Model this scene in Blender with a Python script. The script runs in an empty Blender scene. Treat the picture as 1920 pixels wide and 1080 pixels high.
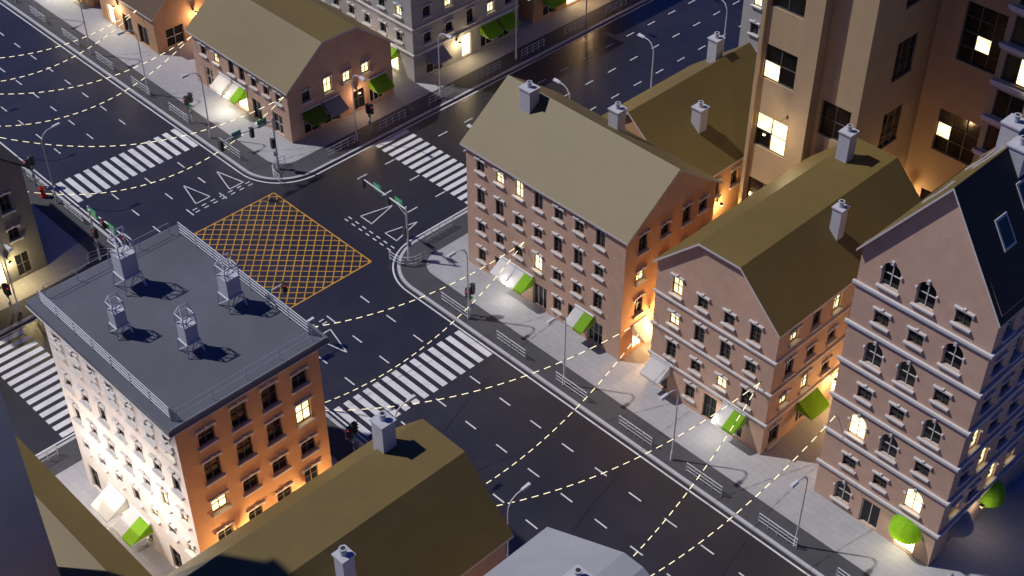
import bpy, math, random
from mathutils import Vector as V
random.seed(7)
scn=bpy.context.scene
COL=scn.collection
# ------------------------------------------------------------------ materials
def mat(name,col,rough=.8,spec=.3,noise=.0,nscale=2.0,bump=0.0,bscale=20.0,metal=0.0,emis=None,estr=0.0,ior=None,dirt=0.0):
    m=bpy.data.materials.new(name); m.use_nodes=True
    nt=m.node_tree; N=nt.nodes; L=nt.links
    b=N.get("Principled BSDF")
    b.inputs['Base Color'].default_value=(*col,1); b.inputs['Roughness'].default_value=rough
    b.inputs['Specular IOR Level'].default_value=spec; b.inputs['Metallic'].default_value=metal
    if ior: b.inputs['IOR'].default_value=ior
    tc=N.new("ShaderNodeTexCoord")
    if noise>0:
        n1=N.new("ShaderNodeTexNoise"); n1.inputs['Scale'].default_value=nscale; n1.inputs['Detail'].default_value=6; n1.inputs['Roughness'].default_value=.65
        L.new(tc.outputs['Object'],n1.inputs['Vector'])
        r=N.new("ShaderNodeMapRange"); r.inputs['From Min'].default_value=.3; r.inputs['From Max'].default_value=.7
        r.inputs['To Min'].default_value=1-noise; r.inputs['To Max'].default_value=1+noise
        L.new(n1.outputs['Fac'],r.inputs['Value'])
        n2=N.new("ShaderNodeTexNoise"); n2.inputs['Scale'].default_value=nscale*.13; n2.inputs['Detail'].default_value=4
        L.new(tc.outputs['Object'],n2.inputs['Vector'])
        r2=N.new("ShaderNodeMapRange"); r2.inputs['From Min'].default_value=.35; r2.inputs['From Max'].default_value=.65
        r2.inputs['To Min'].default_value=1-noise*.8-dirt; r2.inputs['To Max'].default_value=1+noise*.5
        L.new(n2.outputs['Fac'],r2.inputs['Value'])
        mu=N.new("ShaderNodeMath"); mu.operation='MULTIPLY'; L.new(r.outputs[0],mu.inputs[0]); L.new(r2.outputs[0],mu.inputs[1])
        vm=N.new("ShaderNodeVectorMath"); vm.operation='SCALE'; vm.inputs[0].default_value=col
        L.new(mu.outputs[0],vm.inputs['Scale']); L.new(vm.outputs[0],b.inputs['Base Color'])
    if bump>0:
        n3=N.new("ShaderNodeTexNoise"); n3.inputs['Scale'].default_value=bscale; n3.inputs['Detail'].default_value=4
        L.new(tc.outputs['Object'],n3.inputs['Vector'])
        bp=N.new("ShaderNodeBump"); bp.inputs['Strength'].default_value=bump; bp.inputs['Distance'].default_value=.03
        L.new(n3.outputs['Fac'],bp.inputs['Height']); L.new(bp.outputs[0],b.inputs['Normal'])
    if emis:
        b.inputs['Emission Color'].default_value=(*emis,1); b.inputs['Emission Strength'].default_value=estr
    return m
WALL=mat('wall_plaster_pink',(.53,.355,.265),.85,.2,.07,1.2,.15,14,dirt=.05)
WALLW=mat('wall_plaster_white',(.68,.63,.58),.85,.2,.05,1.2,.15,14,dirt=.04)
WALLO=mat('wall_plaster_orange',(.54,.32,.18),.85,.2,.07,1.2,.15,14,dirt=.05)  # orange plaster; on two east walls it paints in warm lamplight
WALLG=mat('wall_plaster_grey',(.38,.37,.36),.85,.2,.06,1.2,.1,14)
WALLD=mat('wall_dark_grey',(.15,.15,.15),.85,.2,.08,1.0,.1,14)
WALLS=mat('wall_concrete_slate',(.48,.47,.44),.9,.15,.05,.6,.1,10)
WALLT=mat('wall_tower_beige',(.38,.285,.175),.75,.3,.06,.8,.1,8)
ROOF=mat('roof_olive',(.150,.107,.033),.52,.35,.06,.8,.1,6,dirt=.06)
ROOFB=mat('roof_slate_blue',(.105,.11,.135),.7,.3,.08,.7,.1,10,dirt=.08)
ROOFK=mat('roof_brown',(.10,.06,.035),.7,.3,.08,.7,.1,10)
ROOFL=mat('roof_light_grey',(.29,.29,.32),.7,.3,.05,.7,.1,10,dirt=.05)
ROOFD=mat('roof_black_slate',(.02,.022,.023),.6,.3,.08,.7,.1,10)  # dark roofs, plus painted shade on the townhouse's east slope
TRIM=mat('trim_white_stone',(.56,.54,.53),.7,.3,.05,2)
FRAME=mat('window_frame',(.09,.085,.08),.5,.4)
FRAMEW=mat('window_frame_white',(.55,.53,.50),.5,.4)
GLASS=mat('glass_dark',(.006,.007,.009),.12,.5)
def litmat(name,c,s):
    m=mat(name,(.8,.7,.4),.4,.3,emis=c,estr=s); nt=m.node_tree
    b=nt.nodes["Principled BSDF"]; tc=nt.nodes.new("ShaderNodeTexCoord"); n=nt.nodes.new("ShaderNodeTexNoise"); n.inputs['Scale'].default_value=1.1; n.inputs['Detail'].default_value=3
    r=nt.nodes.new("ShaderNodeMapRange"); r.inputs['From Min'].default_value=.3; r.inputs['From Max'].default_value=.7; r.inputs['To Min'].default_value=s*.6; r.inputs['To Max'].default_value=s*1.3
    nt.links.new(tc.outputs['Object'],n.inputs['Vector']); nt.links.new(n.outputs['Fac'],r.inputs['Value']); nt.links.new(r.outputs[0],b.inputs['Emission Strength'])
    return m
LIT=litmat('window_lit',(1,.80,.38),2.6)
LITD=litmat('shopfront_lit',(1,.82,.45),4.0)
def cloth(name,c):
    m=mat(name,c,.7,.2,.06,3); nt=m.node_tree; b=nt.nodes["Principled BSDF"]; o=nt.nodes["Material Output"]
    t=nt.nodes.new("ShaderNodeBsdfTranslucent"); t.inputs['Color'].default_value=(*c,1); x=nt.nodes.new("ShaderNodeMixShader"); x.inputs[0].default_value=.35
    nt.links.new(b.outputs[0],x.inputs[1]); nt.links.new(t.outputs[0],x.inputs[2]); nt.links.new(x.outputs[0],o.inputs['Surface']); return m
GREEN=cloth('awning_green',(.22,.46,.02)); GREEND=cloth('awning_dark_green',(.10,.16,.015)); AWH=cloth('awning_white',(.68,.68,.68)); AGR=cloth('awning_grey',(.32,.32,.36))  # white also paints lamp glare on halves of green awnings
METAL=mat('galvanised_metal',(.58,.59,.62),.5,.4,.05,3)
METALD=mat('dark_metal',(.03,.03,.035),.5,.5)
CHIM=mat('chimney_render',(.44,.44,.48),.8,.2,.06,2,.1,12)
SIGN=mat('sign_green',(.03,.34,.13),.5,.4)
SIGNB=mat('signal_panel_blue',(.12,.2,.3),.5,.4)
RED=mat('hydrant_red',(.45,.02,.015),.4,.5)
SR=mat('signal_red',(.3,.01,.01),.4,.5,emis=(1,.05,.02),estr=.6)
BULB=mat('bulb_warm',(.9,.8,.5),.5,.3,emis=(1,.87,.55),estr=1.1)
LENS=mat('lamp_lens',(.7,.7,.7),.3,.5,emis=(1,.9,.7),estr=.6)
LANT=mat('lantern_glow',(.9,.7,.4),.3,.5,emis=(1,.65,.25),estr=2.5)  # glow of the added fill lanterns
ASPH=mat('asphalt',(.022,.020,.023),.31,.9,.24,.5,.35,30,ior=1.65,dirt=.16)
PAVE=mat('paving_light',(.36,.36,.375),.75,.3,.05,.7,.15,14,dirt=.08)
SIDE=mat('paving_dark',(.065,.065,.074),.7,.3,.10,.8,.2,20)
KERB=mat('kerb_stone',(.42,.42,.45),.7,.3,.05,2)
PAINT=mat('road_paint_white',(.64,.64,.66),.55,.4,.10,5,dirt=.05)
YEL=mat('road_paint_yellow',(.55,.28,.03),.55,.4,.12,4,dirt=.1)
GRND=mat('ground_soil',(.05,.05,.055),.9,.2,.15,.2)
def paving_joints(m,s=.9):
    nt=m.node_tree; b=nt.nodes["Principled BSDF"]; src=b.inputs['Base Color'].links[0].from_socket
    tc=nt.nodes.new("ShaderNodeTexCoord"); br=nt.nodes.new("ShaderNodeTexBrick"); br.inputs['Scale'].default_value=1.0
    br.inputs['Brick Width'].default_value=s; br.inputs['Row Height'].default_value=s*.5; br.inputs['Mortar Size'].default_value=.02
    br.inputs['Color1'].default_value=(1,1,1,1); br.inputs['Color2'].default_value=(.95,.95,.95,1); br.inputs['Mortar'].default_value=(.8,.8,.8,1)
    mx=nt.nodes.new("ShaderNodeVectorMath"); mx.operation='MULTIPLY'
    nt.links.new(tc.outputs['Object'],br.inputs['Vector']); nt.links.new(br.outputs['Color'],mx.inputs[0]); nt.links.new(src,mx.inputs[1]); nt.links.new(mx.outputs[0],b.inputs['Base Color'])
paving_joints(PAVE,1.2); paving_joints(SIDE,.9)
# ------------------------------------------------------------------ mesh builder
Z=V((0,0,1))
class MB:
    def __init__(s): s.v=[];s.f=[];s.m=[];s.mats=[]
    def mi(s,m):
        if m not in s.mats: s.mats.append(m)
        return s.mats.index(m)
    def poly(s,pts,m):
        i=len(s.v); s.v+= [tuple(p) for p in pts]; s.f.append(tuple(range(i,i+len(pts)))); s.m.append(s.mi(m))
    def hexa(s,p,m):
        i=len(s.v); s.v+=[tuple(q) for q in p]; k=s.mi(m)
        for f in ((3,2,1,0),(4,5,6,7),(0,1,5,4),(1,2,6,5),(2,3,7,6),(3,0,4,7)):
            s.f.append(tuple(i+a for a in f)); s.m.append(k)
    def box(s,x0,y0,z0,x1,y1,z1,m):
        s.hexa([(x0,y0,z0),(x1,y0,z0),(x1,y1,z0),(x0,y1,z0),(x0,y0,z1),(x1,y0,z1),(x1,y1,z1),(x0,y1,z1)],m)
    def fbox(s,P,u,n,u0,u1,n0,n1,z0,z1,m):
        q=[]
        for z in (z0,z1):
            for a,b in ((u0,n1),(u1,n1),(u1,n0),(u0,n0)): q.append(P+u*a+n*b+Z*z)
        s.hexa(q,m)
    def cyl(s,p0,p1,r0,r1,m,seg=8,caps=True):
        p0=V(p0);p1=V(p1);d=(p1-p0).normalized()
        a=d.cross(Z) if abs(d.z)<.95 else d.cross(V((1,0,0)))
        a.normalize(); b=d.cross(a)
        i=len(s.v);k=s.mi(m)
        for p,r in ((p0,r0),(p1,r1)):
            for j in range(seg):
                t=2*math.pi*j/seg; s.v.append(tuple(p+a*math.cos(t)*r+b*math.sin(t)*r))
        for j in range(seg):
            s.f.append((i+j,i+(j+1)%seg,i+seg+(j+1)%seg,i+seg+j)); s.m.append(k)
        if caps:
            s.f.append(tuple(i+j for j in reversed(range(seg)))); s.m.append(k)
            s.f.append(tuple(i+seg+j for j in range(seg))); s.m.append(k)
    def bar(s,p0,p1,r,m): s.cyl(p0,p1,r,r,m,4,True)
    def mesh(s,name):
        me=bpy.data.meshes.new(name); me.from_pydata(s.v,[],s.f)
        for m in s.mats: me.materials.append(m)
        me.polygons.foreach_set('material_index',s.m); me.update(); return me
    def obj(s,name,parent=None,loc=None,rz=0):
        o=bpy.data.objects.new(name,s.mesh(name)); COL.objects.link(o)
        if parent: o.parent=parent
        if loc: o.location=loc
        o.rotation_euler[2]=rz
        return o
def empty(name,loc=(0,0,0)):
    e=bpy.data.objects.new(name,None); e.empty_display_size=.5; COL.objects.link(e); e.location=loc; return e
def inst(me,name,loc,rz=0):
    o=bpy.data.objects.new(name,me); COL.objects.link(o); o.location=loc; o.rotation_euler[2]=rz; return o
# ------------------------------------------------------------------ buildings
FR={'S':V((1,0,0)),'E':V((0,1,0)),'N':V((-1,0,0)),'W':V((0,-1,0))}
class Building:
    def __init__(s,name,x0,x1,y0,y1,H,wall):
        s.name=name;s.x0,s.x1,s.y0,s.y1,s.H=x0,x1,y0,y1,H; s.wall=wall
        s.root=empty(name,((x0+x1)/2,(y0+y1)/2,0)); s.W=MB();s.P=MB();s.T=MB();s.R=MB();s.A=MB();s.C=MB(); s.lamps=0
    def frame(s,side):
        P={'S':V((s.x0,s.y0,0)),'E':V((s.x1,s.y0,0)),'N':V((s.x1,s.y1,0)),'W':V((s.x0,s.y1,0))}[side]
        u=FR[side]; n=u.cross(Z); w=(s.x1-s.x0) if side in 'SN' else (s.y1-s.y0)
        return P,u,n,w
    def facade(s,side,wins,wall=None,H=None,z0=0.0):
        P,u,n,w=s.frame(side); H=H or s.H; wall=wall or s.wall
        us={0,w};zs={z0,H}
        for q in wins:
            us|={round(q['u']-q['w']/2,3),round(q['u']+q['w']/2,3)}; zs|={round(q['z']-q['h']/2,3),round(q['z']+q['h']/2,3)}
        us=sorted(us);zs=sorted(zs)
        for i in range(len(us)-1):
            for j in range(len(zs)-1):
                a=(us[i]+us[i+1])/2;b=(zs[j]+zs[j+1])/2
                if any(abs(a-q['u'])<q['w']/2 and abs(b-q['z'])<q['h']/2 for q in wins): continue
                s.W.poly([P+u*us[i]+Z*zs[j],P+u*us[i+1]+Z*zs[j],P+u*us[i+1]+Z*zs[j+1],P+u*us[i]+Z*zs[j+1]],wall)
        for q in wins: s.window(P,u,n,q,wall)
    def window(s,P,u,n,q,wall):
        a0,a1=q['u']-q['w']/2,q['u']+q['w']/2; b0,b1=q['z']-q['h']/2,q['z']+q['h']/2
        d=-.22; pt=lambda a,b,c:P+u*a+n*b+Z*c
        for e in (((a0,b0),(a1,b0)),((a1,b0),(a1,b1)),((a1,b1),(a0,b1)),((a0,b1),(a0,b0))):
            s.W.poly([pt(e[0][0],0,e[0][1]),pt(e[1][0],0,e[1][1]),pt(e[1][0],d,e[1][1]),pt(e[0][0],d,e[0][1])],wall)
        kind=q.get('k','w'); lit=q.get('lit',0)
        nx,ny=q.get('g',(2,2)); lits=q.get('lits',None)
        for i in range(nx):
            for j in range(ny):
                L=lit if lits is None else ((i,j) in lits)
                m=(LITD if kind=='shop' else LIT) if L else GLASS
                x0=a0+(a1-a0)*i/nx;x1=a0+(a1-a0)*(i+1)/nx;y0=b0+(b1-b0)*j/ny;y1=b0+(b1-b0)*(j+1)/ny
                s.P.poly([pt(x0,d,y0),pt(x1,d,y0),pt(x1,d,y1),pt(x0,d,y1)],m)
        t=.06 if not q.get('big') else .09
        fm=FRAMEW if (kind in('arch','shop')) else FRAME
        f=lambda x0,x1,y0,y1:s.P.fbox(P,u,n,x0,x1,d+.003,d+.08,y0,y1,fm)
        f(a0,a0+t,b0,b1);f(a1-t,a1,b0,b1);f(a0+t,a1-t,b0,b0+t);f(a0+t,a1-t,b1-t,b1)
        for i in range(1,nx):
            x=a0+(a1-a0)*i/nx; s.P.fbox(P,u,n,x-t*.5,x+t*.5,d+.003,d+.07,b0+t,b1-t,fm)
        for j in range(1,ny):
            z=b0+(b1-b0)*j/ny; s.P.fbox(P,u,n,a0+t,a1-t,d+.003,d+.06,z-t*.4,z+t*.4,fm)
        if kind=='arch':
            r=(a1-a0)/2; zc=b1-r; K=8
            for sg in (-1,1):
                arc=[]
                for k in range(K+1):
                    th=math.pi/2*k/K
                    arc.append((q['u']+sg*r*math.cos(th),zc+r*math.sin(th)))
                c=(q['u']+sg*r,b1)
                for k in range(K):
                    s.W.poly([pt(c[0],-.001,c[1]),pt(arc[k][0],-.001,arc[k][1]),pt(arc[k+1][0],-.001,arc[k+1][1])],wall)
                    s.W.poly([pt(arc[k][0],-.001,arc[k][1]),pt(arc[k+1][0],-.001,arc[k+1][1]),pt(arc[k+1][0],d+.09,arc[k+1][1]),pt(arc[k][0],d+.09,arc[k][1])],wall)
            s.T.fbox(P,u,n,q['u']-.1,q['u']+.1,.002,.14,b1-.05,b1+.25,TRIM)
            s.T.fbox(P,u,n,a0-.15,a0+.0,.002,.12,zc-.12,zc+.05,TRIM); s.T.fbox(P,u,n,a1,a1+.15,.002,.12,zc-.12,zc+.05,TRIM)
        if kind in('w','arch') and not q.get('plain'):
            s.T.fbox(P,u,n,a0-.16,a1+.16,.002,.22,b0-.13,b0,TRIM)
            s.T.fbox(P,u,n,a0-.12,a0+.02,.002,.14,b0-.27,b0-.13,TRIM); s.T.fbox(P,u,n,a1-.02,a1+.12,.002,.14,b0-.27,b0-.13,TRIM)
        if kind=='w' and not q.get('plain'):
            s.T.fbox(P,u,n,a0-.16,a1+.16,.002,.17,b1+.02,b1+.15,TRIM)
            s.T.fbox(P,u,n,a0-.15,a0-.01,.002,.11,b1-.16,b1+.02,TRIM); s.T.fbox(P,u,n,a1+.01,a1+.15,.002,.11,b1-.16,b1+.02,TRIM)
            s.T.fbox(P,u,n,q['u']-.09,q['u']+.09,.002,.2,b1+.15,b1+.27,TRIM)
    def blank(s,side,wall=None): s.facade(side,[],wall)
    def band(s,z,sides='SE',h=.16,p=.16):
        o=p
        s.T.box(s.x0-o,s.y0-o,z,s.x1+o,s.y0-.002,z+h,TRIM)
        s.T.box(s.x1+.002,s.y0-.002,z,s.x1+o,s.y1,z+h,TRIM)
        s.T.box(s.x0-o*.6,s.y0-o*.6,z-h*.8,s.x1+o*.6,s.y0-.002,z-.002,TRIM)
        s.T.box(s.x1+.002,s.y0-.002,z-h*.8,s.x1+o*.6,s.y1,z-.002,TRIM)
    def roof(s,axis,prof,m,oh=.4,th=.2,fascia=None,gm=None):
        """prof: list of (s,z) across; axis: ridge direction."""
        if axis=='x': a0,a1=s.x0-oh,s.x1+oh; P=lambda a,c,z:V((a,c,z))
        else: a0,a1=s.y0-oh,s.y1+oh; P=lambda a,c,z:V((c,a,z))
        pr=list(prof)
        def ext(p,q):
            d=((p[0]-q[0]),(p[1]-q[1])); l=math.hypot(*d); return (p[0]+d[0]/l*oh,p[1]+d[1]/l*oh)
        outer=[ext(pr[0],pr[1])]+pr[1:-1]+[ext(pr[-1],pr[-2])]
        k=len(outer); fa=fascia or TRIM
        for i in range(k-1):
            p,q=outer[i],outer[i+1]
            s.R.poly([P(a0,*p),P(a1,*p),P(a1,*q),P(a0,*q)],m)
            s.R.poly([P(a0,p[0],p[1]-th),P(a1,p[0],p[1]-th),P(a1,q[0],q[1]-th),P(a0,q[0],q[1]-th)],fa)
            for a in (a0,a1):
                s.R.poly([P(a,*p),P(a,*q),P(a,q[0],q[1]-th),P(a,p[0],p[1]-th)],fa)
        for p in (outer[0],outer[-1]):
            s.R.poly([P(a0,*p),P(a1,*p),P(a1,p[0],p[1]-th),P(a0,p[0],p[1]-th)],fa)
        # gable walls
        for a in (a0+oh,a1-oh):
            pts=[P(a,pr[0][0],s.H)]+[P(a,c,z-th*.5) for c,z in pr[1:-1]]+[P(a,pr[-1][0],s.H)]
            s.W.poly(pts,gm or s.wall)
    def chimney(s,x,y,zb,zt,w=.95,d=.8):
        w/=2;d/=2
        s.C.box(x-w,y-d,zb,x+w,y+d,zt,CHIM); s.C.box(x-w-.08,y-d-.08,zt,x+w+.08,y+d+.08,zt+.12,CHIM)
        s.C.cyl((x,y,zt+.12),(x,y,zt+.55),.2,.17,CHIM,10); s.C.cyl((x,y,zt+.55),(x,y,zt+.63),.24,.24,CHIM,10); s.C.cyl((x,y,zt+.63),(x,y,zt+.634),.15,.15,METALD,10)
    def awning(s,side,uc,w,m,zt=3.15,drop=.95,out=1.45,m2=None):
        P,u,n,_=s.frame(side); a0,a1=uc-w/2,uc+w/2; pt=lambda a,b,c:P+u*a+n*b+Z*c
        K=6
        for i in range(K):
            b0=a0+w*i/K;b1=a0+w*(i+1)/K
            mm=m2 if (m2 and i<K/2) else m  # second material: lamp glare painted over half of the awning
            s.A.poly([pt(b0,.03,zt),pt(b1,.03,zt),pt(b1,out,zt-drop),pt(b0,out,zt-drop)],mm)
            s.A.poly([pt(b0,out,zt-drop),pt(b1,out,zt-drop),pt(b1,out+.01,zt-drop-.22),pt((b0+b1)/2,out+.01,zt-drop-.28),pt(b0,out+.01,zt-drop-.22)],mm)
        for a,mm in ((a0,m2 or m),(a1,m)):
            s.A.poly([pt(a,.03,zt),pt(a,out,zt-drop),pt(a,.03,zt-drop)],mm)
            s.A.bar(pt(a,.03,zt-drop-.02),pt(a,out,zt-drop-.02),.03,METAL)
        s.A.cyl(pt(a0-.05,.1,zt+.05),pt(a1+.05,.1,zt+.05),.1,.1,METAL,8)
    def dome(s,side,uc,r,m,zb=2.4):
        P,u,n,_=s.frame(side); pt=lambda a,b,c:P+u*a+n*b+Z*c
        A,B=14,6; g=[]
        for j in range(B+1):
            ph=math.pi/2*j/B; g.append([pt(uc+r*math.cos(ph)*math.cos(math.pi*i/A),.03+r*math.cos(ph)*math.sin(math.pi*i/A),zb+r*1.0*math.sin(ph)) for i in range(A+1)])
        for j in range(B):
            for i in range(A): s.A.poly([g[j][i],g[j][i+1],g[j+1][i+1],g[j+1][i]],m)
        for i in range(A):
            lo=[p-Z*.22 for p in (g[0][i],g[0][i+1])]; mid=(lo[0]+lo[1])/2-Z*.1; s.A.poly([g[0][i],g[0][i+1],lo[1],mid,lo[0]],m)
            if i%3==0 and i>0:
                for j in range(B-1): s.A.bar(g[j][i],g[j+1][i],.014,m)
    def lantern(s,side,uc,z,power,col=(1,.60,.25),out=.55,rad=.12):  # fixture added to carry fill light onto walls and paving
        P,u,n,_=s.frame(side); pt=lambda a,b,c:P+u*a+n*b+Z*c
        b=MB(); b.bar(pt(uc,0,z+.25),pt(uc,out,z+.25),.025,METALD); b.fbox(P,u,n,uc-.08,uc+.08,0.003,.05,z+.1,z+.4,METALD)
        b.fbox(P,u,n,uc-.08,uc+.08,out-.08,out+.08,z-.1,z+.08,LANT); b.fbox(P,u,n,uc-.14,uc+.14,out-.14,out+.14,z+.08,z+.14,METALD)
        o=b.obj('wall_lantern'); s.adopt(o)
        l=bpy.data.lights.new('lantern_light','POINT'); l.energy=power; l.color=col; l.shadow_soft_size=rad
        lo=bpy.data.objects.new('lantern_light',l); COL.objects.link(lo); lo.location=pt(uc,out+.35,z-.3); s.adopt(lo)
    def adopt(s,o):
        o.parent=s.root; r=s.root.location; o.location=V(o.location)-r
    def done(s):
        for b,nm in ((s.W,'walls'),(s.P,'windows'),(s.T,'trim'),(s.R,'roof'),(s.A,'awnings'),(s.C,'chimneys')):
            if b.f: s.adopt(b.obj(nm))
def W(u,z,w=.95,h=1.3,lit=0,k='w',**a): return dict(u=u,z=z,w=w,h=h,lit=lit,k=k,**a)
def grid(us,zs,lit=(),tall=(),ww=.95,hh=1.2,ht=1.75,**a):
    r=[]
    for i,u in enumerate(us):
        for j,z in enumerate(zs):
            t=(i,j) in tall
            r.append(W(u,z+(.1 if t else 0),w=ww,h=ht if t else hh,lit=(i,j) in lit,**a))
    return r
# --- B2 : long gabled corner building
b=Building('corner_apartment_building',13,31,10.5,21.2,13,WALL)
us=[1.75+2.27*i for i in range(7)]
wins=grid(us,[4.9,8.1,11.3],lit={(1,2),(2,2),(3,0)},tall={(2,2),(3,2),(6,2),(0,1),(1,1),(4,1),(5,1),(3,0),(6,0)})
wins+=[W(us[0],1.9,h=1.5),W(us[1],1.45,1.3,2.5,k='door',g=(2,1)),W(5.9,1.45,1.5,2.4,k='shop',lit=0),W(us[3]+.3,1.45,1.6,2.4,k='shop',g=(3,1)),W(us[4]+.1,1.9,h=1.5),W(us[5]-.3,1.45,1.3,2.6,k='door'),W(us[6]-.1,1.45,1.6,2.4,k='shop',g=(3,2))]
b.facade('S',wins)
b.facade('E',grid([2,4.6,7.2,9.2],[4.9,8.1,11.3],lit={(0,1)},tall={(0,0),(0,2),(2,2)})+[W(2.2,1.5,1.2,2.4,k='shop',lit=1,g=(2,1)),W(6,1.7)],WALLO)  # orange here is warm lamplight put into the wall colour
b.facade('W',grid([2,5,8],[4.9,8.1,11.3],lit={(1,1)})+[W(2.5,1.5,1.8,2.3,k='shop',g=(2,1)),W(7,1.5,1.8,2.3,k='shop',lit=0)]); b.facade('N',grid([2,5,8,11,14],[4.9,8.1,11.3]))
b.roof('x',[(10.5,13),(15.8,16.9),(21.2,13)],ROOF)
b.chimney(16.2,14.7,15.6,17.7,1.2,1.1); b.chimney(22.2,18.8,14,16.6,1.0,1.0)
b.awning('S',5.2,1.9,AWH); b.awning('S',7.15,1.9,GREEN,m2=AWH); b.awning('S',14.1,2.0,GREEN,m2=AWH)
b.awning('W',2.5,2.2,GREEN)
b.awning('E',2.2,1.6,AWH)
b.lantern('E',3.4,3.6,620,out=1.0); b.lantern('S',6.2,2.1,110,(1,.93,.8),out=.9)
b.done()
# --- B3 gambrel
b=Building('gambrel_apartment_building',34.2,45.6,10.5,29,12.8,WALL)
us=[2.0,4.5,7.0,9.4]
wins=grid(us,[4.8,8.0,11.2],lit={(0,2),(0,1),(2,0)},tall={(0,2),(3,2),(1,1),(2,1),(0,0),(3,0)})
wins+=[W(1.2,1.45,1.5,2.4,k='shop'),W(us[1]-.3,1.9,h=1.5),W(6.2,1.45,1.3,2.5,k='door'),W(8.6,1.45,1.7,2.4,k='shop',g=(3,2))]
b.facade('S',wins)
b.facade('E',grid([2,4.6,7.2,9.8,12.4,15],[4.8,8.0,11.2],lit={(0,2),(2,2),(3,1),(0,0),(1,0),(4,0)},tall={(1,2),(2,2),(0,1),(1,0),(3,0)})+[W(1.4,1.5,1.2,2.0),W(5.2,1.45,2.0,2.4,k='shop',g=(3,1)),W(9.5,1.45,1.4,2.4,k='shop',lit=1)])
b.facade('W',grid([2,5.5,9,12.5,15.5],[4.8,8.0,11.2],lit={(0,1),(2,0)})); b.blank('N')
for z in (3.3,6.45,9.65): b.band(z)
b.roof('y',[(34.2,12.9),(38,16.6),(41.8,16.6),(45.6,12.9)],ROOF,oh=.35)
b.chimney(39.0,26.3,16,19.0,1.0,1.0); b.chimney(43.2,19.8,14.5,17.5,.8,.8)
b.awning('S',1.2,1.9,AWH); b.awning('S',8.6,2.1,GREEN,m2=AWH); b.awning('E',5.2,2.4,GREEN)
b.lantern('W',15.0,2.9,380); b.lantern('E',8.2,2.9,260); b.lantern('S',7.6,2.1,90,(1,.93,.8),out=.9)
b.done()
# --- E tall
b=Building('tall_gabled_townhouse',50.6,60.5,10.5,24,23.7,WALL)
us=[2.3,4.9,7.6]; hz=3.4
kinds=[['a','d','s'],['s','s','A'],['A','a','s'],['s','s','a'],['a','a','s'],['s','s','a'],['a','a','s']]
wins=[]
for r in range(7):
    for c in range(3):
        k=kinds[r][c]; z=hz*r+1.75
        if k in 'aA': wins.append(W(us[c],z+.1,1.35,2.0,k='arch',lit=k=='A',g=(2,2)))
        elif k=='d': wins.append(W(us[c]-.2,1.4,1.5,2.4,k='shop',g=(2,1)))
        elif r==0: wins.append(W(us[c]+.1,1.3,1.7,2.2,k='shop',lit=1,g=(2,1)))
        else: wins.append(W(us[c],z-.1,1.1,1.15))
b.facade('S',wins)
lit={(0,1),(2,1),(1,2),(3,1),(0,3)}
wins=[]
for c,u in enumerate([1.6,3.9,6.4,8.8,11.4]):
    for r in range(1,7):
        a=(c+r)%3==0
        wins.append(W(u,hz*r+1.75,1.1,1.9 if a else 1.15,k='arch' if a else 'w',lit=(c,r) in lit))
wins+=[W(3,1.4,1.5,2.4,k='shop'),W(7,1.4,1.5,2.4,k='shop',lit=0)]
b.facade('E',wins); b.facade('W',grid([2,5,8,11],[hz*r+1.75 for r in range(1,7)],lit={(0,1),(1,4)})); b.blank('N')
for r in range(1,7): b.band(hz*r,h=.2,p=.2)
b.roof('y',[(50.6,23.6),(55.75,30.9),(60.5,23.6)],ROOF,oh=.4)
b.R.poly([(55.80,10.08,30.86),(55.80,24.42,30.86),(60.76,24.42,23.24),(60.76,10.08,23.24)],ROOFD)  # near-black sheet over the olive slope, painting in its shade
def skylight(b,sx,t0,t1,y0,y1):
    if sx<0: p=lambda t,y,o:V((50.6+5.15*t-o*.82,y,23.6+7.3*t+o*.577))
    else: p=lambda t,y,o:V((60.5-4.75*t+o*.84,y,23.6+7.3*t+o*.55))
    b.R.hexa([p(t0,y0,.01),p(t1,y0,.01),p(t1,y1,.01),p(t0,y1,.01),p(t0,y0,.1),p(t1,y0,.1),p(t1,y1,.1),p(t0,y1,.1)],TRIM)
    b.P.poly([p(t0+.02,y0+.14,.104),p(t1-.02,y0+.14,.104),p(t1-.02,y1-.14,.104),p(t0+.02,y1-.14,.104)],GLASS)
for (t0,t1,y0) in ((.38,.62,12.6),(.5,.74,15.6),(.3,.54,19)): skylight(b,1,t0,t1,y0,y0+1.3)
for (t0,t1,y0) in ((.35,.58,13.5),(.60,.83,16.5),(.25,.48,19.5)): skylight(b,-1,t0,t1,y0,y0+1.3)
b.chimney(54.9,18.2,28,31.2,1.2,1.2); b.chimney(56.3,16.6,28,31.0,1.2,1.2)
b.dome('S',us[2]+.1,1.2,GREEN); b.dome('E',3,1.1,AGR); b.dome('E',7,1.2,GREEN)
b.lantern('W',6,3.0,420,(1,.66,.3)); b.lantern('S',us[2]+.1,2.3,45,(1,.85,.5),out=.5); b.lantern('E',5,3,60,(1,.85,.65))
b.done()
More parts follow.
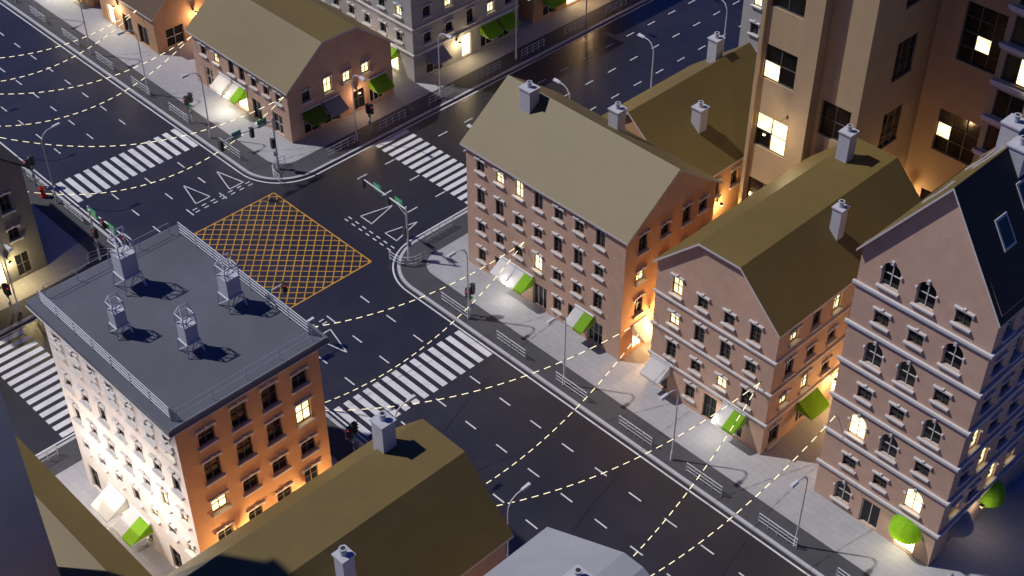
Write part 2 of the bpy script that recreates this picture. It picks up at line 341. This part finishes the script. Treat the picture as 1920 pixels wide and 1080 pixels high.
# --- LB flat roof building
b=Building('flat_roof_apartment_building',12.3,28.1,-27.6,-16.5,17.6,WALLO)
us=[1.4+2.2*i for i in range(7)]; zs=[2.0+3.15*k for k in range(5)]
b.facade('S',grid(us,[z+.1 for z in zs[1:]]+[15.6],lit={(6,0),(5,1),(6,1),(6,3),(4,0)},tall={(0,1),(2,2),(4,3),(6,2),(3,0),(5,3),(1,3),(5,1)})[:] +[W(1.4,1.6,1.3,2.4,k='door'),W(5,1.6,1.8,2.4,k='shop',lit=1),W(8,1.6,1.8,2.4,k='shop'),W(12,1.6,1.3,2.4,k='door')],WALLW)
b.facade('E',grid([2.1,4.6,7.0,9.4],[3.0,6.0,9.1,12.3,15.4],lit={(3,3),(0,2)},tall={(0,3),(1,4),(2,4),(1,3),(3,3),(2,3),(3,1)},ww=1.2,hh=1.35,ht=1.9))  # orange wall colour includes the warm lamplight of this side
b.facade('N',grid(us,zs[1:]+[15.3],lit={(2,2),(5,3)})); b.facade('W',grid([2,4.6,7.2,9.4],zs[1:]+[15.3]))
b.R.box(11.75,-28.2,17.6,28.65,-15.95,18.0,ROOFB)
b.R.box(11.7,-28.25,17.52,28.7,-15.9,17.6-.003,TRIM)
b.awning('S',5,2.2,AWH,out=1.8); b.awning('S',8,2.4,GREEN,out=1.8,m2=AWH)
# railings
def rail(M,p0,p1,n,h=1.1,bars=4,r=.035):
    p0=V(p0);p1=V(p1)
    for k in range(bars): M.bar(p0+Z*(h*(k+1)/bars),p1+Z*(h*(k+1)/bars),r,METAL)
    for i in range(n+1):
        q=p0.lerp(p1,i/n); M.bar(q,q+Z*h,r*1.2,METAL)
R2=MB()
rail(R2,(12.6,-27.5,18),(27.9,-27.5,18),7); rail(R2,(12.9,-16.7,18),(27.6,-16.7,18),7)
rail(R2,(12.4,-27.0,18),(12.4,-17.2,18),4,1.0,2,.025); rail(R2,(28.2,-27.2,18),(28.2,-16.9,18),4,1.0,2,.02)
R2.bar((28.55,-28.0,18.05),(28.55,-16.1,18.05),.05,METAL)
b.adopt(R2.obj('roof_railing'))
def vent(x,y,h,s):
    m=MB(); z=18.0; w=s/2
    legs=[(-w,-w),(w,-w),(w,w),(-w,w)]
    z1=z+h*.26; z2=z+h*.60; z3=z+h*.80; z4=z+h
    for a,c in legs: m.bar((x+a*1.2,y+c*1.2,z),(x+a,y+c,z1),.045,METAL)
    for i in range(4):
        a,c=legs[i],legs[(i+1)%4]; m.bar((x+a[0]*1.15,y+a[1]*1.15,z+.05),(x+c[0],y+c[1],z1),.03,METAL); m.bar((x+a[0],y+a[1],z1),(x+c[0],y+c[1],z1),.05,METAL)
        m.bar((x+a[0]*.9,y+a[1]*.9,z3),(x+c[0]*.9,y+c[1]*.9,z3),.045,METAL)
        m.bar((x+a[0]*.9,y+a[1]*.9,z2),(x+c[0]*.9,y+c[1]*.9,z3),.03,METAL)
        m.bar((x+a[0]*.9,y+a[1]*.9,z2),(x+a[0]*.9,y+a[1]*.9,z3),.045,METAL)
    m.box(x-w*.92,y-w*.92,z1,x+w*.92,y+w*.92,z2,CHIM); m.box(x-w*1.06,y-w*1.06,z1-.06,x+w*1.06,y+w*1.06,z1-.002,METAL)
    for a,c in legs: m.bar((x+a*.9,y+c*.9,z3),(x,y+(w if c>0 else -w)*.55,z4),.04,METAL)
    m.bar((x,y-w*.55,z4),(x,y+w*.55,z4),.045,METAL)
    b.adopt(m.obj('roof_ventilator'))
vent(15.3,-22.3,4.9,1.3); vent(21.7,-18.5,4.3,1.15); vent(18.9,-25.3,3.3,.9); vent(23.5,-23.0,3.9,1.0)
b.lantern('E',8.8,5.4,620,out=1.2); b.lantern('E',3,5.4,760,out=1.2)
b.done()
# --- SB foreground gambrel
b=Building('foreground_gambrel_building',34.4,45.8,-48,-16.6,13.8,WALL)
g=grid([1.6+2.6*i for i in range(11)],[4.8,8.0,11.2],lit={(9,2),(3,1),(10,0)},tall={(10,2),(7,2)})
b.facade('E',[dict(q) for q in g]); b.facade('W',[dict(q) for q in g]); b.facade('N',grid(us[:5],[4.8,8,11.2],lit={(1,1)})); b.blank('S')
b.roof('y',[(34.4,13.8),(38.1,17.6),(41.9,17.6),(45.8,13.8)],ROOF,oh=.4)
b.chimney(38.2,-19.3,16.6,19.7,1.0,1.0); b.chimney(43.8,-26.9,15.2,18.8,.8,.8)
b.lantern('W',26,4.5,560)
b.done()
# --- SG grey roof
b=Building('grey_roof_building',49.2,61.4,-34,-16.6,16.6,WALL)
b.facade('N',grid([2,5,8],[4.8,8,11.2,14.2])); b.facade('E',grid([2,5,8,11,14],[4.8,8,11.2,14.2])); b.facade('W',grid([2,5,8,11,14],[4.8,8,11.2,14.2])); b.blank('S')
b.roof('y',[(49.2,16.8),(54.6,19.4),(56.0,19.4),(61.4,16.8)],ROOFL,oh=.4)
b.chimney(54.3,-19.5,17.8,19.9,1.0,1.0)
b.done()
# --- SW olive roof
b=Building('rear_olive_roof_building',10,33.4,-37,-33.7,12.0,WALL)
for s in 'SENW': b.facade(s,[])
b.roof('x',[(-37,13.8),(-35.35,14.2),(-33.7,13.6)],ROOF,oh=.3)
b.done()
b=Building('slate_grey_stair_tower',28.6,30.9,-44,-37.6,36,WALLS)  # grey wall of a near building, made thin to keep its shadow narrow
for s in 'SNWE': b.facade(s,[])
b.R.box(28.4,-44.2,36,31.1,-37.4,36.4,ROOFB); b.done()
# --- N corner gambrel
b=Building('corner_gambrel_shop',-28.6,-12.5,10.5,23.6,6.3,WALL)
wins=grid([2.0,4.2,6.8,8.6,10.6,12.6,14.6],[4.7],lit={(1,0)},tall={(2,0),(3,0)})+[W(2.4,1.6,1.4,2.3,k='shop'),W(5.6,1.45,2,2.3,k='shop',lit=1,g=(3,1)),W(8,1.45,1.8,2.3,k='shop',lit=1),W(10.6,1.45,1.5,2.3,k='door'),W(14,1.45,1.6,2.3,k='shop',g=(2,2))]
b.facade('S',wins)
b.facade('E',grid([2.2,4.9,7.3,9.7],[4.7],lit={(1,0),(2,0),(3,0)},tall={(1,0)})+[W(2.6,1.45,1.9,2.3,k='shop'),W(5.1,1.45,1.9,2.3,k='shop'),W(8.6,1.45,1.6,2.3,k='door'),W(10.9,1.45,1.8,2.3,k='shop',g=(3,1))])
b.facade('W',grid([2,5,8],[4.7])); b.blank('N')
b.roof('x',[(10.5,6.4),(14.9,9.9),(19.2,9.9),(23.6,6.4)],ROOF)
b.awning('S',5.6,2.0,AWH); b.awning('S',8,2.0,GREEN,m2=AWH); b.awning('E',2.6,2.1,GREEND); b.awning('E',5.1,2.1,AGR); b.awning('E',11,2.2,GREEN)
b.lantern('S',6.8,2.0,180,(1,.93,.8),out=1.2)
b.lantern('E',8.3,2.6,150,(1,.62,.34))
b.done()
# --- house top left
b=Building('gable_house',-47,-36,10.5,20,4.8,WALLO)
b.facade('S',[W(2,1.4,1.3,2.3,k='shop',lit=1),W(5.5,1.4,1.9,2.3,k='door',g=(2,1)),W(8.5,1.4,1.9,2.3,k='door',g=(2,1))])
b.facade('E',[W(2.4,1.4,2.2,2.2,k='shop'),W(6.5,1.4,1,2.2),W(8.4,1.6)]); b.blank('N'); b.blank('W')
b.roof('x',[(10.5,4.8),(15.2,9.2),(20,4.8)],ROOFK)
b.lantern('E',5,3.4,260,(1,.62,.34)); b.lantern('S',4,3.2,200,(1,.85,.6))
b.done()
b=Building('terrace_shop',-62,-50,10.5,22,9,WALLO)
b.facade('S',grid([2,5,8,10.5],[5,7.8],lit={(3,0)})+[W(9.5,1.4,2,2.3,k='shop',lit=1),W(5,1.4,2,2.3,k='shop')]); b.facade('E',grid([2,5,8],[5,7.8])); b.blank('N'); b.blank('W')
b.awning('S',9.5,2.4,GREEN); b.awning('S',5,2.4,AWH)
b.roof('x',[(10.5,9),(16,12),(22,9)],ROOFK); b.lantern('S',7.3,2.2,180,(1,.93,.8),out=1.2); b.done()
# --- grey building N2
b=Building('grey_apartment_block',-27,-12.5,26.5,41.6,14,WALLG)
b.facade('S',grid([2,4.6,7.2,9.8,12.4],[4.8,7.8,10.8],lit={(1,2),(2,2),(4,1)})+[W(2.5,1.45,2,2.3,k='shop'),W(10.8,1.45,2.2,2.3,k='shop',lit=1,g=(3,1))])
b.facade('E',grid([2,5,8,11,13.6],[4.8,7.8,10.8],lit={(1,1),(3,0)},tall={(2,0)})+[W(2.8,1.45,2.2,2.3,k='shop'),W(7.4,1.6,1.3,2.6,k='shop',lit=1,g=(2,1)),W(10.4,1.45,1.8,2.3,k='shop'),W(13,1.45,1.8,2.3,k='shop')])
b.blank('N'); b.blank('W')
for z in (3.3,6.3): b.band(z)
b.R.box(-27.4,26.1,14,-12.1,42,14.4,ROOFB)
b.awning('S',10.8,2.4,GREEN,m2=AWH); b.awning('E',2.8,2.4,AGR); b.awning('E',10.4,2.2,GREEN); b.awning('E',13,2.2,GREEN)
b.lantern('E',6,2.6,200,(1,.75,.4)); b.lantern('S',8.8,2.4,260,(1,.93,.8),out=1.2); b.done()
b=Building('orange_apartment_block',-26,-12.5,44,60,12,WALLO)
b.facade('E',grid([2,5,8,11,14],[4.8,7.8],lit={(2,0)})+[W(2.5,1.45,2,2.3,k='shop',lit=0),W(6.2,1.6,1.8,2.6,k='shop',lit=1),W(11,1.45,2,2.3,k='shop')])
b.facade('S',grid([2,5,8,11],[4.8,7.8])); b.blank('N');b.blank('W')
b.roof('y',[(-26,12),(-19,15),(-12.5,12)],ROOF); b.awning('E',2.5,2.4,GREEN); b.awning('E',11,2.4,AWH); b.lantern('E',7.4,3,280,(1,.65,.3)); b.done()
# --- B2b
b=Building('gable_row_building',13.3,26.0,23.5,39.4,8,WALLO)
b.facade('E',grid([2,4.6,7.2,9.8,12.4],[5.8],tall={(2,0),(1,0),(0,0)},lit={(3,0)})+[W(3,1.5,1.6,2.2,k='shop',lit=1)])
b.facade('W',grid([2,5,8,11,14],[5.8],lit={(1,0)})+[W(4,1.5,2,2.2,k='shop',lit=1)]); b.facade('S',grid([2,5,8,11],[5.8])); b.blank('N')
b.roof('y',[(13.3,8),(19.6,13.1),(26.0,8)],ROOF,oh=.3)
b.chimney(18.4,36.2,12,14.4,1.0,1.0); b.chimney(22.8,29.0,10.0,12.4,1.0,1.0)
b.lantern('E',5,4.2,320,(1,.66,.28))
b.done()
b=Building('blue_grey_apartment_block',14.6,27,45,58,17,WALLG)
b.facade('S',grid([1.6,4.2,6.8,9.4],[2,5,8,11,14],lit={(0,4),(2,3)})); b.facade('W',grid([2,5,8,11],[2,5,8,11,14])); b.facade('E',grid([2,5,8,11],[2,5,8,11,14])); b.blank('N')
b.R.box(14.2,44.6,17,27.4,58.4,17.4,ROOFB); b.done()
# --- towers
b=Building('beige_office_tower',27.4,37.6,30,44,46,WALLT)
def grp(u,z,lits,w=3.2,h=3.2,nx=2,ny=2): return W(u,z,w,h,k='grp',g=(nx,ny),lits=lits,big=1)
wS=[];wE=[]
L1={1:{(0,1),(1,1),(1,0)},2:{(0,0)},3:{(1,1)}}
for k in range(6):
    z=5.8+6.6*k
    wS.append(grp(2.15,z,L1.get(k,set())))
    if k!=2: wS.append(grp(8.0,z+4.0 if k<5 else z+3.6,set(),2.8,3.2))
    wE.append(grp(5.2,z+2.2,set(),2.9,3.6,3,3))
b.facade('S',wS); b.facade('E',wE); b.blank('N'); b.facade('W',[])
P,u,n,w=b.frame('S')
for a in (0.0,10.2-.35): b.T.fbox(P,u,n,a,a+.35,.002,.3,0,46,WALLT)
b.T.fbox(P,u,n,4.6,6.2,.002,1.1,0,46,WALLT)
b.R.box(27.2,28.6,46,37.8,44.2,46.5,ROOFB)
b.lantern('S',3.6,14.6,250,(1,.75,.48),out=3.0); b.lantern('E',2,11,260,(1,.6,.28),out=1.2); b.done()
b=Building('brown_office_tower',37.65,44.5,39,52,46,WALLT)
wS=[grp(3.9,13.7,{(0,1)},3.9,4.0,3,3),grp(4.2,23.1,{(1,1)},3.9,5.2,3,4),grp(4.2,33,{(2,1)},3.9,5.2,3,4),grp(3.9,5.6,{(1,0)},3.9,4,3,3)]
b.facade('S',wS); b.facade('E',[]); b.blank('N'); b.blank('W'); b.R.box(37.7,38.8,46,44.7,52.2,46.5,ROOFB)
b.lantern('S',1.0,7,300,(1,.62,.28),out=1); b.done()
b=Building('banded_office_tower',44.6,58,36.4,48,46,WALLT)
wS=[]
for k in range(13): wS.append(W(1.7,4+3.2*k,2.4,2.3,k='grp',g=(2,1),big=1,lits={(1,0)} if k in(6,9) else set())); wS.append(W(6,4+3.2*k,4.8,2.3,k='grp',g=(4,1),big=1,lits=set()))
b.facade('S',wS); b.blank('W'); b.blank('E'); b.blank('N')
for k in range(12): b.band(5.6+3.2*k,h=.25,p=.2)
b.R.box(44.75,36.2,46,58.2,48.2,46.5,ROOFB); b.done()
# --- W block dark building
b=Building('dark_grey_gable_building',-27,-12.5,-28.5,-16.6,11.2,WALLD)
b.facade('E',grid([2.0,4.6,7.4,9.8],[4.9,8.0],lit=set(),tall={(3,1)})+[W(4.6,1.5,1.4,2.4,k='shop'),W(7.2,1.5,1.8,2.4,k='shop',lit=1,g=(3,3)),W(9.9,1.5,1.3,2.3,k='door')])
b.facade('N',grid([2,5,8,11],[4.9,8.0])); b.blank('S'); b.blank('W')
b.roof('x',[(-28.5,11.2),(-22.5,16.5),(-16.6,11.2)],ROOFD,fascia=ROOFD)
b.lantern('E',8.6,2.6,420,(1,.75,.35)); b.done()
b=Building('street_corner_block',-52,-30,-30,-16.6,9,WALLD)
for s in 'SENW': b.facade(s,grid([2,5,8,11],[4.9]))
b.roof('x',[(-30,9),(-23,13),(-16.6,9)],ROOFD,fascia=ROOFD); b.done()
# ------------------------------------------------------------------ ground
g=MB(); g.poly([(-1500,-1500,-.02),(1500,-1500,-.02),(1500,1500,-.02),(-1500,1500,-.02)],GRND); g.obj('ground')
g=MB(); g.poly([(-150,-10.35,-.008),(150,-10.35,-.008),(150,4.35,-.008),(-150,4.35,-.008)],ASPH)
g.poly([(-7.3,4.35,-.008),(7.4,4.35,-.008),(7.4,150,-.008),(-7.3,150,-.008)],ASPH); g.poly([(-7.3,-150,-.008),(7.4,-150,-.008),(7.4,-10.35,-.008),(-7.3,-10.35,-.008)],ASPH)
for cx,cy in ((-7.3,4.35),(7.4,4.35),(7.4,-10.35),(-7.3,-10.35)):
    sx=1 if cx>0 else -1; sy=1 if cy>0 else -1
    x0,x1=sorted((cx,cx+sx*6)); y0,y1=sorted((cy,cy+sy*6)); g.poly([(x0,y0,-.008),(x1,y0,-.008),(x1,y1,-.008),(x0,y1,-.008)],ASPH)
g.obj('road')
corners=[(-7.3,4.35,-1,1),(7.4,4.35,1,1),(7.4,-10.35,1,-1),(-7.3,-10.35,-1,-1)]
def path(c,off,R=4.8,ext=150,K=14):
    cx,cy,sx,sy=c; r=max(R-off,.6); x=cx+sx*off;y=cy+sy*off; p=[(sx*ext,y)]
    ox,oy=x+sx*r,y+sy*r
    for k in range(K+1):
        t=math.pi/2*k/K; p.append((ox-sx*r*math.sin(t),oy-sy*r*math.cos(t)))
    p.append((x,sy*ext)); return p
pv=MB(); kb=MB(); ed=MB()
for c in corners:
    cx,cy,sx,sy=c
    def fill(M,off,z,m):
        p=path(c,off); far=(sx*150,sy*150)
        M.poly([(*q,z) for q in p]+[(*far,z)],m)
    def strip(M,o1,o2,z,m,wall=None):
        a=path(c,o1);b_=path(c,o2)
        for i in range(len(a)-1):
            M.poly([(*a[i],z),(*a[i+1],z),(*b_[i+1],z),(*b_[i],z)],m)
            if wall is not None: M.poly([(*a[i],wall),(*a[i+1],wall),(*a[i+1],z),(*a[i],z)],m)
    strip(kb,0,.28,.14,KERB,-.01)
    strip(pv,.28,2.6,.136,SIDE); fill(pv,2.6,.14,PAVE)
    strip(ed,-.45,-.30,-.003,PAINT)
kb.obj('kerb'); pv.obj('pavement')
# ------------------------------------------------------------------ markings
mk=MB(); ZM=-.004
def rect(x0,y0,x1,y1,m=PAINT,z=ZM): mk.poly([(x0,y0,z),(x1,y0,z),(x1,y1,z),(x0,y1,z)],m)
def seg(p,q,w,m=PAINT,z=ZM):
    p=V((*p,0));q=V((*q,0)); d=(q-p).normalized(); n=V((-d.y,d.x,0))*w/2
    mk.poly([p-n+Z*z,q-n+Z*z,q+n+Z*z,p+n+Z*z],m)
for y in (.65,-3.05,-6.7):
    for k in range(-40,40):
        x=27.8+3.47*k
        if -9<x<10 or 18.3<x+.6<23.8 or -24<x+.6<-18.4: continue
        rect(x-.6,y-.06,x+.6,y+.06)
for x in (-3.6,.05,3.7):
    for k in range(-30,40):
        y=22.4+3.47*k
        if -19<y<9 or (y>15.5 and y<20.8) or -27<y<-21.8: continue
        rect(x-.06,y-.6,x+.06,y+.6)
def cw(ax,a0,a1,b0,b1,n=14,f=.56):
    s=(b1-b0)/n
    for i in range(n):
        c=b0+s*(i+.5)
        if ax=='x': rect(a0,c-s*f/2,a1,c+s*f/2)
        else: rect(c-s*f/2,a0,c+s*f/2,a1)
cw('x',19,23.1,-9.9,4.0); cw('x',-23,-18.9,-9.9,4.0); cw('y',16.2,20.3,-6.9,7.0); cw('y',-26.6,-22.4,-6.9,7.0)
# yellow box
X0,X1,Y0,Y1=-7.4,6.9,-10.3,4.35
for p,q in (((X0,Y0),(X1,Y0)),((X1,Y0),(X1,Y1)),((X1,Y1),(X0,Y1)),((X0,Y1),(X0,Y0))): seg(p,q,.13,YEL,-.0035)
st=1.03
for sgn in (1,-1):
    for k in range(-40,60):
        c=k*st*1.0-20
        pts=[]
        for x in (X0,X1):
            y=sgn*x+c
            if Y0<=y<=Y1: pts.append((x,y))
        for y in (Y0,Y1):
            x=(y-c)/sgn
            if X0<x<X1: pts.append((x,y))
        if len(pts)==2 and math.dist(*pts)>.3: seg(pts[0],pts[1],.09,YEL,-.0045 if sgn>0 else -.004)
def tri(cx,cy,dx,dy,L=3.2,w=1.6):
    d=V((dx,dy,0)); n=V((-dy,dx,0)); c=V((cx,cy,0)); a=c+d*L/2; b1=c-d*L/2+n*w/2; b2=c-d*L/2-n*w/2
    for p,q in ((a,b1),(b1,b2),(b2,a)): seg(p.xy,q.xy,.1)
tri(-12.7,-1.1,-1,0); tri(-12.4,2.5,-1,0)
tri(1.9,9.5,0,1); tri(5.4,9.5,0,1)
tri(13.0,-4.7,1,0); tri(13.0,-8.3,1,0); tri(-1.8,-15.5,0,-1); tri(-5.4,-15.5,0,-1)
for o in (0,.45):
    for k in range(7):
        rect(-10-o-.06,-2.7+k*1.0,-10-o+.06,-2.2+k*1.0); rect(10.0+o-.06,-10+k*1.0,10.0+o+.06,-9.5+k*1.0)
        rect(.4+k*1.0,6.6+o-.06,.9+k*1.0,6.6+o+.06)
mk.obj('road_markings'); ed.obj('road_edge_line')
# ------------------------------------------------------------------ street furniture
def lamp_mesh():
    m=MB(); m.cyl((0,0,0),(0,0,.9),.13,.11,METAL,10); m.cyl((0,0,.9),(0,0,6.6),.075,.055,METAL,8,False)
    pts=[(0,6.6),(.06,7.1),(.3,7.55),(.75,7.8),(1.35,7.88)]
    for a,b_ in zip(pts,pts[1:]): m.cyl((a[0],0,a[1]),(b_[0],0,b_[1]),.05,.045,METAL,8,False)
    m.bar((0,0,6.9),(.55,0,7.72),.025,METAL)
    m.hexa([(1.3,-.14,7.8),(2.1,-.2,7.84),(2.1,.2,7.84),(1.3,.14,7.8),(1.3,-.09,7.96),(2.05,-.12,8.0),(2.05,.12,8.0),(1.3,.09,7.96)],METAL)
    m.poly([(1.45,-.11,7.798),(2.0,-.14,7.83),(2.0,.14,7.83),(1.45,.11,7.798)],LENS)
    return m.mesh('street_lamp')
LM=lamp_mesh()
for x in (-52.3,-41,-30,-18.9,18.6,29.8,41.2,52.8,64.3): inst(LM,'street_lamp',(x,5.3,.14),-math.pi/2)
for x in (-54,-42.5,-31.3,-20,17,28.7,40.4,52): inst(LM,'street_lamp',(x,-11.2,.14),math.pi/2)
for y in (15.4,26.5,37.4,48.2,59.3): inst(LM,'street_lamp',(-8.5,y,.14),0)
for y in (17.2,28.3,40.2,51.6,63): inst(LM,'street_lamp',(8.0,y,.14),math.pi)
for y in (-21.5,-33): inst(LM,'street_lamp',(-8.7,y,.14),0)
for y in (-22,-33): inst(LM,'street_lamp',(8.6,y,.14),math.pi)
def fence_mesh(L=3.4,curve=0):
    m=MB()
    n=8
    def P(t):
        a=-L/2+L*t; return V((a,-curve*4*(t-.5)**2+curve*.5 if curve else 0,0))
    for z in (.28,.64,1.0):
        for i in range(n): m.bar(P(i/n)+Z*z,P((i+1)/n)+Z*z,.04 if z>.9 else .03,METAL)
    for i in range(0,n+1,2): m.bar(P(i/n),P(i/n)+Z*1.0,.04,METAL)
    return m.mesh('guard_rail')
FM=fence_mesh(); FC=fence_mesh(3.2,.9)
for k in range(8): inst(FM,'guard_rail',(17.0+6.87*k,5.15,.14))
for k in range(6): inst(FM,'guard_rail',(-24.2-6.87*k,5.15,.14))
inst(FM,'guard_rail',(-15.4,5.15,.14))
for k in range(8): inst(FM,'guard_rail',(-8.2,13.2+6.6*k,.14),math.pi/2)
for k in range(8): inst(FM,'guard_rail',(8.3,11.2+6.6*k,.14),math.pi/2)
for k in range(6): inst(FM,'guard_rail',(17.2+6.87*k,-11.1,.14))
for k in range(6): inst(FM,'guard_rail',(-17.2-6.87*k,-11.1,.14))
for y in (-19,-30,-36): inst(FM,'guard_rail',(-8.2,y,.14),math.pi/2); inst(FM,'guard_rail',(8.3,y+.5,.14),math.pi/2)
for (cx,cy,rz) in ((-9.4,6.4,math.radians(-45+180)),(9.45,6.4,math.radians(45+180)),(9.4,-12.4,math.radians(-45)),(-9.4,-12.4,math.radians(45))): inst(FC,'guard_rail',(cx,cy,.14),rz)
def signal_head(m,x,y,z,dx,dy):
    m.box(x-.17,y-.17,z-.5,x+.17,y+.17,z+.5,METALD)
    for k,mm in ((.3,SR),(0,METALD),(-.3,METALD)):
        c=V((x+dx*.17,y+dy*.17,z+k)); m.cyl(c,c+V((dx,dy,0))*.02,.11,.11,mm,10)
        m.cyl(c+V((0,0,.1)),c+V((dx*.2,dy*.2,.1)),.04,.05,METALD,6)
def mast(loc,rz,L=5.8):
    m=MB(); m.cyl((0,0,0),(0,0,1),.14,.12,METAL,10); m.cyl((0,0,1),(0,0,5.9),.1,.08,METAL,10)
    m.cyl((0,0,5.6),(L,0,5.85),.08,.06,METAL,8); m.bar((0,0,4.9),(1.4,0,5.65),.03,METAL)
    signal_head(m,2.4,0,5.35,0,-1); signal_head(m,L,0,5.45,0,-1); signal_head(m,.28,0,3.1,0,-1)
    for x in (1.1,4.0):
        m.box(x-.5,-.15,5.35,x+.5,-.09,6.15,SIGN)
        for s_ in (-.153,-.087):
            for z in (5.5,5.75,5.98):
                a=.34 if z!=5.75 else .22
                m.box(x-a,min(s_,s_*.99),z-.035,x+a,max(s_,s_*.99),z+.035,TRIM)
    m.box(-.2,-.2,1.5,.2,-.1,2.0,SIGNB)
    return m.obj('traffic_signal_mast',None,loc,rz)
mast((-10,6.9,.14),-math.pi/2); mast((9.2,6.8,.14),math.pi); mast((10,-12.8,.14),math.pi/2); mast((-10,-12.8,.14),0)
m=MB(); m.cyl((0,0,0),(0,0,3.2),.07,.06,METAL,8); signal_head(m,.24,0,2.75,1,0); signal_head(m,-.24,0,2.6,-1,0); m.box(-.12,-.16,1.0,.12,-.06,1.3,SIGNB); m.box(-.2,-.1,1.75,.2,-.06,2.05,SIGN)
PS=m.mesh('pedestrian_signal')
for l,r in (((-8.7,17.4,.14),0),((-22.6,5.6,.14),1.57),((18.4,5.7,.14),1.57),((8.6,21,.14),0),((-24,-11.2,.14),1.57),((24,-11.6,.14),1.57),((-8.8,-22,.14),0),((8.7,-23,.14),0)): inst(PS,'pedestrian_signal',l,r)
m=MB(); m.cyl((0,0,0),(0,0,.12),.2,.2,RED,12); m.cyl((0,0,.12),(0,0,.62),.13,.12,RED,12); m.cyl((0,0,.62),(0,0,.68),.18,.18,RED,12); m.cyl((0,0,.68),(0,0,.82),.13,.05,RED,12); m.cyl((-.25,0,.48),(.25,0,.48),.07,.07,RED,8); m.cyl((0,-.22,.45),(0,0,.45),.08,.08,RED,8)
m.obj('fire_hydrant',None,(-21.8,-11.6,.14),0).scale=(1.5,1.5,1.5)
# ------------------------------------------------------------------ festoon lights
def festoon(p,q,sag):
    m=MB(); p=V(p);q=V(q); L=(q-p).length; n=int(L/.95)
    f=lambda t:p.lerp(q,t)-Z*sag*4*t*(1-t)
    for i in range(n):
        a,b_,c=f(i/n),f((i+.56)/n),f((i+1)/n)
        m.cyl(a,b_,.03,.03,BULB,5); m.cyl(b_,c,.012,.012,METALD,4,False)
    m.cyl(p,p+V((0,.12,0)),.05,.05,METALD,6)
    m.obj('festoon_lights')
NA=[(20,10.45,6.3),(34.3,10.3,7.4),(44.7,10.3,7.3),(51.2,10.3,8.6)]; SA=[(14,-16.4,9.2),(25.0,-16.4,9.0),(38.3,-16.5,9.0),(50.2,-16.4,9.2)]
for a,b_ in ((0,0),(0,1),(1,1),(1,2),(2,2),(2,3),(3,3)): festoon(NA[a],SA[b_],2.9)
NB=[(-12.9,10.4,5.4),(-28.3,10.4,5.6),(-38.5,10.4,4.6)]; SBn=[(-15,-16.5,7.0),(-30,-16.5,7.0),(-41,-16.5,7.0),(-51,-16.5,7.0)]
for a,b_ in ((0,0),(0,1),(1,1),(1,2),(2,2),(2,3)): festoon(NB[a],SBn[b_],4.2)
def post_lantern(x,y,h,power,col):  # added lamp, hidden behind the rear roof, to brighten the white wall
    e=empty('post_lantern',(x,y,.14)); m=MB(); m.cyl((0,0,0),(0,0,h),.06,.04,METALD,8); m.cyl((0,0,h),(0,0,h+.35),.12,.18,LANT,8); m.cyl((0,0,h+.35),(0,0,h+.5),.22,.04,METALD,8)
    m.obj('post',e); l=bpy.data.lights.new('light','POINT'); l.energy=power; l.color=col; l.shadow_soft_size=.3; o=bpy.data.objects.new('light',l); COL.objects.link(o); o.parent=e; o.location=(0,0,h+.8)
post_lantern(16,-31.8,6.0,1000,(1,.96,.9)); post_lantern(24,-31.8,7.5,1100,(1,.96,.9))
# ------------------------------------------------------------------ world, sun, camera
el=math.radians(52); d=V((.83,.56,0)).normalized()
sd=V((d.x*math.cos(el),d.y*math.cos(el),-math.sin(el)))
w=bpy.data.worlds.new("World"); scn.world=w; w.use_nodes=True; nt=w.node_tree
bg=nt.nodes['Background']; sky=nt.nodes.new('ShaderNodeTexSky'); sky.sky_type='NISHITA'; sky.sun_disc=False
sky.sun_elevation=el; sky.sun_rotation=math.atan2(-sd.x,-sd.y)
mx=nt.nodes.new('ShaderNodeVectorMath'); mx.operation='MULTIPLY'; mx.inputs[1].default_value=(.09,.23,.85)
nt.links.new(sky.outputs[0],mx.inputs[0]); nt.links.new(mx.outputs[0],bg.inputs['Color']); bg.inputs['Strength'].default_value=.058
sl=bpy.data.lights.new('sun','SUN'); sl.energy=3.2; sl.angle=math.radians(1.2); sl.color=(1,.965,.92)
so=bpy.data.objects.new('sun',sl); COL.objects.link(so); so.rotation_euler=sd.to_track_quat('-Z','Y').to_euler(); so.location=(0,0,90)
cam=bpy.data.cameras.new('camera'); cam.lens=50; cam.sensor_width=36; cam.clip_end=3000
co=bpy.data.objects.new('camera',cam); COL.objects.link(co); co.location=(85.7,-54.9,80); co.rotation_euler=(math.radians(90-40.35),0,math.radians(45.78)); scn.camera=co
scn.view_settings.view_transform='Standard'; scn.view_settings.look='None'; scn.view_settings.exposure=0
